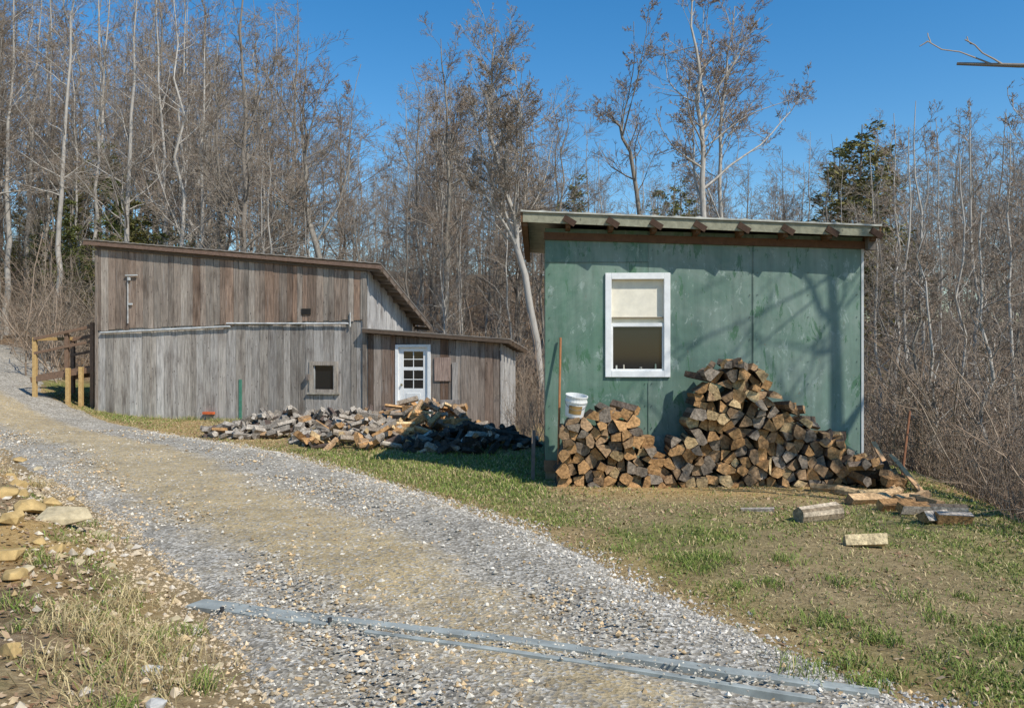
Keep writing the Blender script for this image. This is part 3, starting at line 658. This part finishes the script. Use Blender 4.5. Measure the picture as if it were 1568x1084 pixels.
for (a,b_,w) in [((4.85,9.9,-.1),(4.72,10.5,.55),.07),((5.1,9.8,-.1),(4.9,10.4,.4),.08)]:
    A=Acc(); A.beam(a,b_,w,.02,(.55,.33,.17)); A.build('leaning_board',M_lumber)

# bucket
bu=empty('plastic_bucket',(wx(879,10.5),10.5,wz(638,10.5))); A=Acc(); k=24
prof=[(.0,.0),(.115,0),(.122,.02),(.136,.20),(.146,.205),(.146,.225),(.138,.225),(.140,.27),(.148,.275),(.148,.29),(.138,.29),(.118,.03),(0,.03)]
vs=[];fs=[]
for r,z in prof:
    for i in range(k): a=6.283*i/k; vs.append((r*math.cos(a),r*math.sin(a),z))
for j in range(len(prof)-1):
    for i in range(k): fs.append((j*k+i,j*k+(i+1)%k,(j+1)*k+(i+1)%k,(j+1)*k+i))
A.poly(vs,fs,(.78,.78,.75)); A.build('bucket_body',M_paint,bu)
A=Acc(); vs=[];fs=[]
for i in range(9):
    a=-2.3+i*.17
    for r,z in ((.1275,.06),(.1365,.17)): vs.append((r*math.cos(a)*1.01,r*math.sin(a)*1.01,z))
for i in range(8): fs.append((i*2,i*2+2,i*2+3,i*2+1))
A.poly(vs,fs,(.35,.22,.08)); A.build('label',M_gen,bu)
A=Acc()
for i in range(10):
    a=math.pi*i/10; b2=math.pi*(i+1)/10; A.beam((.147*math.cos(a),-.147*math.sin(a)*.9,.215-.10*math.sin(a)),(.147*math.cos(b2),-.147*math.sin(b2)*.9,.215-.10*math.sin(b2)),.005,.005,(.3,.3,.3))
A.build('handle',M_metal,bu); bu.rotation_euler=(.16,.12,0)
A=Acc(); A.cyl((.60,10.5,-.05),(.66,10.93,1.92),.016,.016,8,(.36,.15,.06)); A.build('tool_handle',M_gen)
A=Acc(); A.beam((.28,10.9,-.1),(.30,11.1,.65),.05,.03,(.15,.12,.1)); A.build('tool_handle',M_gen)
A=Acc(); A.cyl((5.0,10.4,-.3),(5.25,10.6,.95),.02,.015,8,(.28,.12,.06)); A.build('rusty_rod',M_gen)

# ------------------------------------------------------------ trees
class Tree:
    def __init__(s): s.V=[];s.F=[];s.m=[];s.n=0
    def tubes(s,P,R,k,mi):
        M,n,_=P.shape; t=np.gradient(P,axis=1); t/=np.linalg.norm(t,axis=2,keepdims=True)+1e-9
        ref=np.where(np.abs(t[...,2:3])>.9,np.array([1.,0,0]),np.array([0,0,1.]))
        u=np.cross(t,ref); u/=np.linalg.norm(u,axis=2,keepdims=True)+1e-9; w=np.cross(t,u)
        a=np.arange(k)*2*math.pi/k
        V=P[:,:,None,:]+R[:,:,None,None]*(u[:,:,None,:]*np.cos(a)[None,None,:,None]+w[:,:,None,:]*np.sin(a)[None,None,:,None])
        base=(np.arange(M)*n*k)[:,None,None]+(np.arange(n-1)*k)[None,:,None]; i=np.arange(k)[None,None,:]; j=(i+1)%k
        Fq=np.stack([base+i,base+j,base+k+j,base+k+i],-1).reshape(-1,4)+s.n
        s.V.append(V.reshape(-1,3)); s.F.append(Fq); s.m.append(np.full(len(Fq),mi)); s.n+=M*n*k
    def mesh(s,name,mats):
        return fast_mesh(name,np.concatenate(s.V),np.concatenate(s.F),mats,midx=np.concatenate(s.m),smooth=True)
def grow(P,R,c,t0,t1,ang,ratio,nseg,wander,up,rr,taper=.5,rmin=.005,Ls=None,falloff=.6):
    M,n,_=P.shape; L=np.linalg.norm(np.diff(P,axis=1),axis=2).sum(1) if Ls is None else Ls
    idx=np.repeat(np.arange(M),c); K=len(idx); tq=rng.random(K); t=t0+(t1-t0)*tq
    f=t*(n-1); i=np.minimum(f.astype(int),n-2); fr=(f-i)[:,None]
    pos=P[idx,i]*(1-fr)+P[idx,i+1]*fr; tg=P[idx,i+1]-P[idx,i]; tg/=np.linalg.norm(tg,axis=1,keepdims=True)+1e-9
    rl=R[idx,i]*(1-fr[:,0])+R[idx,i+1]*fr[:,0]
    v=rng.normal(size=(K,3)); v-=(v*tg).sum(1,keepdims=True)*tg; v/=np.linalg.norm(v,axis=1,keepdims=True)+1e-9
    a=np.radians(ang[0]+(ang[1]-ang[0])*rng.random(K))[:,None]; d=np.cos(a)*tg+np.sin(a)*v
    ln=L[idx]*ratio*(1-falloff*tq)*(.55+.65*rng.random(K)); out=[pos]; p=pos
    for q in range(nseg):
        d=d+rng.normal(size=(K,3))*wander; d[:,2]+=up; d/=np.linalg.norm(d,axis=1,keepdims=True); p=p+d*(ln/nseg)[:,None]; out.append(p)
    C=np.stack(out,1); r0=np.maximum(rl*rr*(.7+.5*rng.random(K)),rmin)
    CR=np.maximum(r0[:,None]*np.linspace(1,taper,nseg+1)[None],rmin*.7)
    return C,CR
def curve(pts,n):
    pts=np.array(pts,float); t=np.linspace(0,1,len(pts)); tt_=np.linspace(0,1,n)
    C=np.stack([np.interp(tt_,t,pts[:,i]) for i in range(3)],1)
    for _ in range(2): C[1:-1]=(C[:-2]+2*C[1:-1]+C[2:])/4
    return C
def tree(name,pts,r0,mats,c1=24,c2=8,c3=6,c4=3,t0=.3,ang=(30,70),ratio=.32,up=.07,rtop=.012,forks=0,rmin=.006,wob=.1,falloff=.6,fang=(22,42),fr=.52,br=.40):
    T_=Tree(); C=curve(pts,14); C[1:-1]+=rng.normal(size=(12,3))*wob*.5*np.array([1,1,.2]); C=C[None]
    R=(r0*(1-np.linspace(0,1,14))**.9+rtop)[None]; R[0,0]*=1.25
    T_.tubes(C,R,8,0)
    mains=[(C,R)]
    if forks:
        Fk,FR=grow(C,R,forks,.32,.70,fang,fr,9,.10,.08,.65,.12,.015,falloff=.4); T_.tubes(Fk,FR,6,0); mains.append((Fk,FR))
    for k,(a,b_) in enumerate(mains):
        c=c1 if k==0 else max(6,int(c1*.6))
        B,BR=grow(a,b_,c,t0 if k==0 else .25,.97,ang,ratio if k==0 else ratio*1.25,6,.17,up,br,.3,.010,falloff=falloff); T_.tubes(B,BR,4,0)
        D_,DR=grow(B,BR,c2,.15,.98,(25,65),.5,4,.18,up*.8,.5,.4,rmin*1.2); T_.tubes(D_,DR,3,1)
        E,ER=grow(D_,DR,c3,.15,1.,(20,60),.55,3,.20,up*.6,.6,.5,rmin); T_.tubes(E,ER,3,1)
        if c4: 
            G_,GR=grow(E,ER,c4,.1,1.,(20,55),.6,2,.15,up*.5,.7,.6,rmin*.85); T_.tubes(G_,GR,3,1)
    return T_.mesh(name,mats)
BT=[M_bark,M_twig]; PT=[M_barkp,M_twig]
def base(u,d): x=wx(u,d); return x,d,float(H(x,d))-.15
def straight(u0,u1,d,vtop):
    x,y,z=base(u0,d); zt_=wz(vtop,d); x1=wx(u1,d); return [(x,y,z),((x*.6+x1*.4)+random.uniform(-.2,.2),y,z+(zt_-z)*.4),(x1,y+.3,zt_)]
for (u0,u1,d,vt,r,t0) in [(82,112,33,-90,.13,.45),(188,205,30,-60,.13,.35),(12,20,35,-90,.13,.45),(38,60,38,-40,.13,.45),(145,165,36,-80,.10,.45),(255,235,34,-20,.11,.4),(-10,-30,34,-120,.12,.4),(300,310,30,30,.10,.3)]:
    tree('pale_bare_tree',straight(u0,u1,d,vt),r,PT,t0=t0,c1=22,ratio=.21,c4=2,wob=.10)
tree('bare_tree',straight(372,366,26.5,-90),.13,BT,t0=.3,c1=26,forks=3,ratio=.25,c4=3,wob=.15,fr=.42)
x,y,z=base(500,27); tree('bare_tree',[(x,y,z),(wx(495,27),27,wz(390,27)),(wx(455,27),27.5,wz(310,27)),(wx(470,27),27.5,wz(210,27)),(wx(440,27),27.5,wz(100,27))],.12,BT,c1=18,ratio=.24,forks=2,t0=.35)
x,y,z=base(835,22.5); tree('bare_tree',[(x,y,z),(wx(815,22.5),22.5,wz(480,22.5)),(wx(800,22.5),22.5,wz(370,22.5)),(wx(762,22.5),22.5,wz(260,22.5)),(wx(745,22.5),22.7,wz(150,22.5)),(wx(760,22.5),23,wz(30,22.5))],.11,PT,c1=36,ratio=.27,forks=6,t0=.38,c3=7,c4=3,up=.10,fang=(28,50),fr=.42)
x,y,z=base(680,29); tree('bare_tree',[(x,y,z),(wx(690,29),29,wz(300,29)),(wx(675,29),29,wz(60,29))],.10,BT,c1=28,ratio=.24,forks=4,t0=.33,c4=3,fang=(25,48),fr=.42)
x,y,z=base(1075,22); tree('bare_tree',[(x,y,z),(wx(1078,22),22,wz(300,22)),(wx(1070,22),22,wz(130,22)),(wx(1050,22),22,wz(-40,22))],.095,PT,c1=26,ratio=.24,forks=5,t0=.40,c3=5,c4=3,up=.08,fang=(25,45),fr=.42)
x,y,z=base(1120,24); tree('bare_tree',[(x,y,z),(wx(1100,24),24,wz(250,24)),(wx(1125,24),24,wz(10,24))],.08,PT,c1=20,ratio=.24,forks=3,t0=.38,c4=3)
x,y,z=base(965,26); tree('bare_tree',[(x,y,z),(wx(985,26),26,wz(300,26)),(wx(950,26),26,wz(190,26)),(wx(925,26),26,wz(170,26))],.09,BT,c1=16,ratio=.26,forks=2,t0=.35,c4=3)
for (u0,u1,d,vt,r) in [(1345,1340,20,230,.05),(1385,1400,21,190,.06),(1425,1410,24,150,.08),(1470,1480,19,230,.05),(1510,1495,22,160,.07),(1545,1560,17,200,.05),(1590,1600,15,80,.08),(1365,1375,27,170,.08),(1450,1440,28,180,.07),(1400,1420,15,330,.035),(1500,1520,13,320,.035),(1440,1430,14,350,.03)]:
    tree('slender_bare_tree',straight(u0,u1,d,vt),r,PT if random.random()<.7 else BT,t0=.25,c1=20,ratio=.22,c4=2,up=.12,rtop=.01,wob=.12)
# off-frame tree on the right that shades the shed wall
tree('bare_tree',[(8.3,7.3,-2.6),(8.2,7.4,2),(7.7,7.6,5.5),(7.2,7.9,9.5)],.15,BT,c1=16,c2=4,c3=2,c4=0,ratio=.34,forks=6,t0=.40,up=.03,ang=(40,75),fang=(35,65),fr=.48,br=.55,rmin=.009)

protos=[]
for i in range(8):
    h=16; lean=random.uniform(-1.3,1.3)
    t_=tree('forest_tree',[(0,0,0),(lean*.3,random.uniform(-.3,.3),h*.4),(lean,random.uniform(-.5,.5),h)],random.uniform(.08,.13),PT if i%2==0 else BT,c1=24,c2=7,c3=6,c4=0,t0=random.choice([.22,.3,.4]),ratio=random.uniform(.24,.32),up=random.uniform(.03,.10),forks=random.choice([0,2,3]),rmin=.0075,wob=.3,ang=(32,78))
    protos.append(t_.data); bpy.data.objects.remove(t_)
forest=empty('bare_forest')
def put(data,name,x,y,z,s,sz,parent):
    o=bpy.data.objects.new(name,data); scene.collection.objects.link(o); o.location=(x,y,z); o.scale=(s,s,sz); o.rotation_euler=(0,0,random.random()*6.28); o.parent=parent; return o
def topv(u): return np.interp(u,[-300,0,350,480,530,570,620,750,880,930,1190,1230,1320,1568,1900],[-130,-130,-90,10,120,170,90,90,130,230,230,190,180,150,130])
cnt=0
for i in range(5000):
    if cnt>=375: break
    y=random.uniform(28,90) if random.random()<.5 else random.uniform(28,48); x=random.uniform(-1,1)*(y*.68+2)
    if y<33 and -24<x<-14: continue
    if XL(y)-1<x<XR(y)+1 and y<50 and y<36: continue
    z=float(H(x,y)); u=CX+x/y*F; hh=(EYE-z)+(CY-topv(u))/F*y
    hh*=random.uniform(.5,1.0)
    if hh<4: continue
    hh=min(hh,26); sz=hh/16; s=max(sz*random.uniform(.85,1.15),.45)
    put(random.choice(protos),'forest_tree',x,y,z-.2,s,sz,forest); cnt+=1
for i in range(34):
    y=random.uniform(16,27); x=random.uniform(7,24)
    if x<.48*y or x>.76*y: continue
    z=float(H(x,y)); u=CX+x/y*F; hh=((EYE-z)+(CY-topv(u)-30)/F*y)*random.uniform(.5,1.0); put(random.choice(protos),'forest_tree',x,y,z-.2,hh/16*.9,hh/16,forest)
for i in range(20):
    y=random.uniform(24,28); x=random.uniform(-9,6); 
    z=float(H(x,y)); hh=random.uniform(4,8); put(random.choice(protos),'forest_tree',x,y,z-.2,hh/16,hh/16,forest)

sh=[]
for i in range(5):
    T_=Tree(); K=15; a=rng.random(K)*6.28; p=np.stack([rng.normal(0,.3,K),rng.normal(0,.3,K),np.zeros(K)-.1],-1)
    d=np.stack([np.cos(a)*.4,np.sin(a)*.4,np.ones(K)],-1); d/=np.linalg.norm(d,axis=1,keepdims=True); ln=1.2+1.7*rng.random(K); o=[p]
    for q in range(8):
        d=d+rng.normal(size=(K,3))*.11; d[:,2]-=.01+.09*rng.random(K)*(i%2); d/=np.linalg.norm(d,axis=1,keepdims=True); p=p+d*(ln/8)[:,None]; o.append(p)
    C=np.stack(o,1); R=np.repeat(np.linspace(.013,.005,9)[None],K,0)*(.6+.8*rng.random((K,1))); T_.tubes(C,R,3,0)
    D_,DR=grow(C,R,6,.15,1,(30,80),.36,4,.22,.04,.6,.5,.004); T_.tubes(D_,DR,3,0)
    E,ER=grow(D_,DR,4,.1,1,(25,70),.5,2,.25,.04,.7,.6,.003); T_.tubes(E,ER,3,0)
    t_=T_.mesh('shrub',[M_cane]); sh.append(t_.data); bpy.data.objects.remove(t_)
brush=empty('bare_brush')
for i in range(88):
    y=random.uniform(6.5,20); xe=4.15+.22*min(max(y-6,0),6); x=random.uniform(xe+.8,y*.70+1)
    if x<xe+.8: continue
    if y>10.4 and x<5.4+ (y-10.4)*.05: continue
    if y<10.4 and x<xe+1.3 and random.random()<.6: continue
    near=x-xe<1.6
    s=random.uniform(.35,.6) if near else random.uniform(.7,1.35)
    put(random.choice(sh),'shrub',x,y,float(H(x,y)),s,s*1.1,brush)
for i in range(50):
    x=random.uniform(-2,1.5); y=random.uniform(21.5,28); s=random.uniform(.6,1.2); put(random.choice(sh),'shrub',x,y,float(H(x,y)),s,s,brush)
for i in range(8):
    x=random.uniform(.1,.5); y=random.uniform(15.5,19); s=random.uniform(.4,.7); put(random.choice(sh),'shrub',x,y,float(H(x,y)),s*.6,s,brush)
for i in range(290):
    y=random.uniform(26,58); x=random.uniform(-.68,.68)*y if i%3 else random.uniform(-.68,-.45)*y
    if XL(y)-1<x<XR(y)+.5 and y<36: continue
    s=random.uniform(.8,1.9); put(random.choice(sh),'shrub',x,y,float(H(x,y)),s,s,brush)

ev=[]
for i in range(3):
    h=9; T_=Tree(); C=curve([(0,0,0),(.1,0,h*.5),(0,.1,h)],10)[None]; R=(.12*(1-np.linspace(0,1,10))+.015)[None]; T_.tubes(C,R,6,0)
    B,BR=grow(C,R,80,.12,.98,(55,95),.27,5,.10,-.01,.25,.4,.01,falloff=.8); T_.tubes(B,BR,3,0)
    Dd,DR=grow(B,BR,7,.1,1,(30,60),.4,2,.15,-.03,.5,.5,.006); T_.tubes(Dd,DR,3,0)
    pts=np.concatenate([B[:,2:].reshape(-1,3),Dd.reshape(-1,3)]); pts=np.repeat(pts,5,0); n=len(pts); pts=pts+rng.normal(size=(n,3))*np.array([.12,.12,.07])
    keep=rng.random(n)<.55; pts=pts[keep]; n=len(pts)
    d=rng.normal(size=(n,3))*np.array([1,1,.5]); d/=np.linalg.norm(d,axis=1,keepdims=True); e=np.cross(d,rng.normal(size=(n,3))); e/=np.linalg.norm(e,axis=1,keepdims=True)
    L=(.05+.09*rng.random(n))[:,None]; V=np.stack([pts-d*L,pts-e*L*.3,pts+d*L,pts+e*L*.3],1).reshape(-1,3)
    Fq=np.arange(n*4).reshape(n,4)+T_.n; T_.V.append(V);T_.F.append(Fq);T_.m.append(np.full(n,1));T_.n+=n*4
    t_=T_.mesh('evergreen_tree',[M_bark,M_need]); ev.append(t_.data); bpy.data.objects.remove(t_)
for (u,d,vt) in [(120,40,230),(165,42,210),(235,38,270),(90,44,220),(270,44,260),(1040,32,265),(1005,34,285),(880,36,265),(1315,34,185),(1345,36,200),(1285,36,215),(335,44,300),(30,44,280),(60,38,330),(200,34,320),(420,50,280),(300,36,350),(150,35,360),(20,38,360),(100,36,380),(130,42,300),(60,50,270),(210,34,300),(180,36,270),(250,33,350),(110,36,300)]:
    x=wx(u,d); z=float(H(x,d)); hh=wz(vt,d)-z; o=put(random.choice(ev),'evergreen_tree',x,d,z-.2,hh/9*random.uniform(.8,1.1),hh/9,None)
for i in range(20):
    x=random.uniform(9,14); y=random.uniform(14,24); s=random.uniform(.12,.25); put(random.choice(ev),'evergreen_tree',x,y,float(H(x,y)),s*1.6,s,forest)

# ------------------------------------------------------------ light, sky, camera
sd=Vector((.67,-.65,1.0)).normalized(); el=math.asin(sd.z)
L=bpy.data.lights.new('sun','SUN'); L.energy=5.0; L.angle=math.radians(.5); L.color=(1,.95,.86)
lo=bpy.data.objects.new('sun',L); scene.collection.objects.link(lo); lo.rotation_euler=sd.to_track_quat('Z','Y').to_euler()
w=bpy.data.worlds.new('World'); scene.world=w; w.use_nodes=True; nt=w.node_tree; bg=nt.nodes['Background']
sk=nt.nodes.new('ShaderNodeTexSky'); sk.sky_type='NISHITA'; sk.sun_disc=False; sk.sun_elevation=el; sk.sun_rotation=math.atan2(sd.x,sd.y); sk.ozone_density=1.8; sk.air_density=1.2; sk.dust_density=.15; sk.altitude=700
hs=nt.nodes.new('ShaderNodeHueSaturation'); hs.inputs['Saturation'].default_value=1.42; nt.links.new(sk.outputs[0],hs.inputs['Color'])
nt.links.new(hs.outputs[0],bg.inputs[0]); bg.inputs[1].default_value=.15
cam=bpy.data.cameras.new('camera'); cam.sensor_width=36; cam.lens=36*F/1568; cam.clip_end=2000
co=bpy.data.objects.new('camera',cam); scene.collection.objects.link(co); co.location=(0,0,EYE); co.rotation_euler=(math.radians(90),0,0); scene.camera=co
scene.view_settings.view_transform='Standard'; scene.view_settings.look='None'; scene.view_settings.exposure=0
print('forest',cnt)
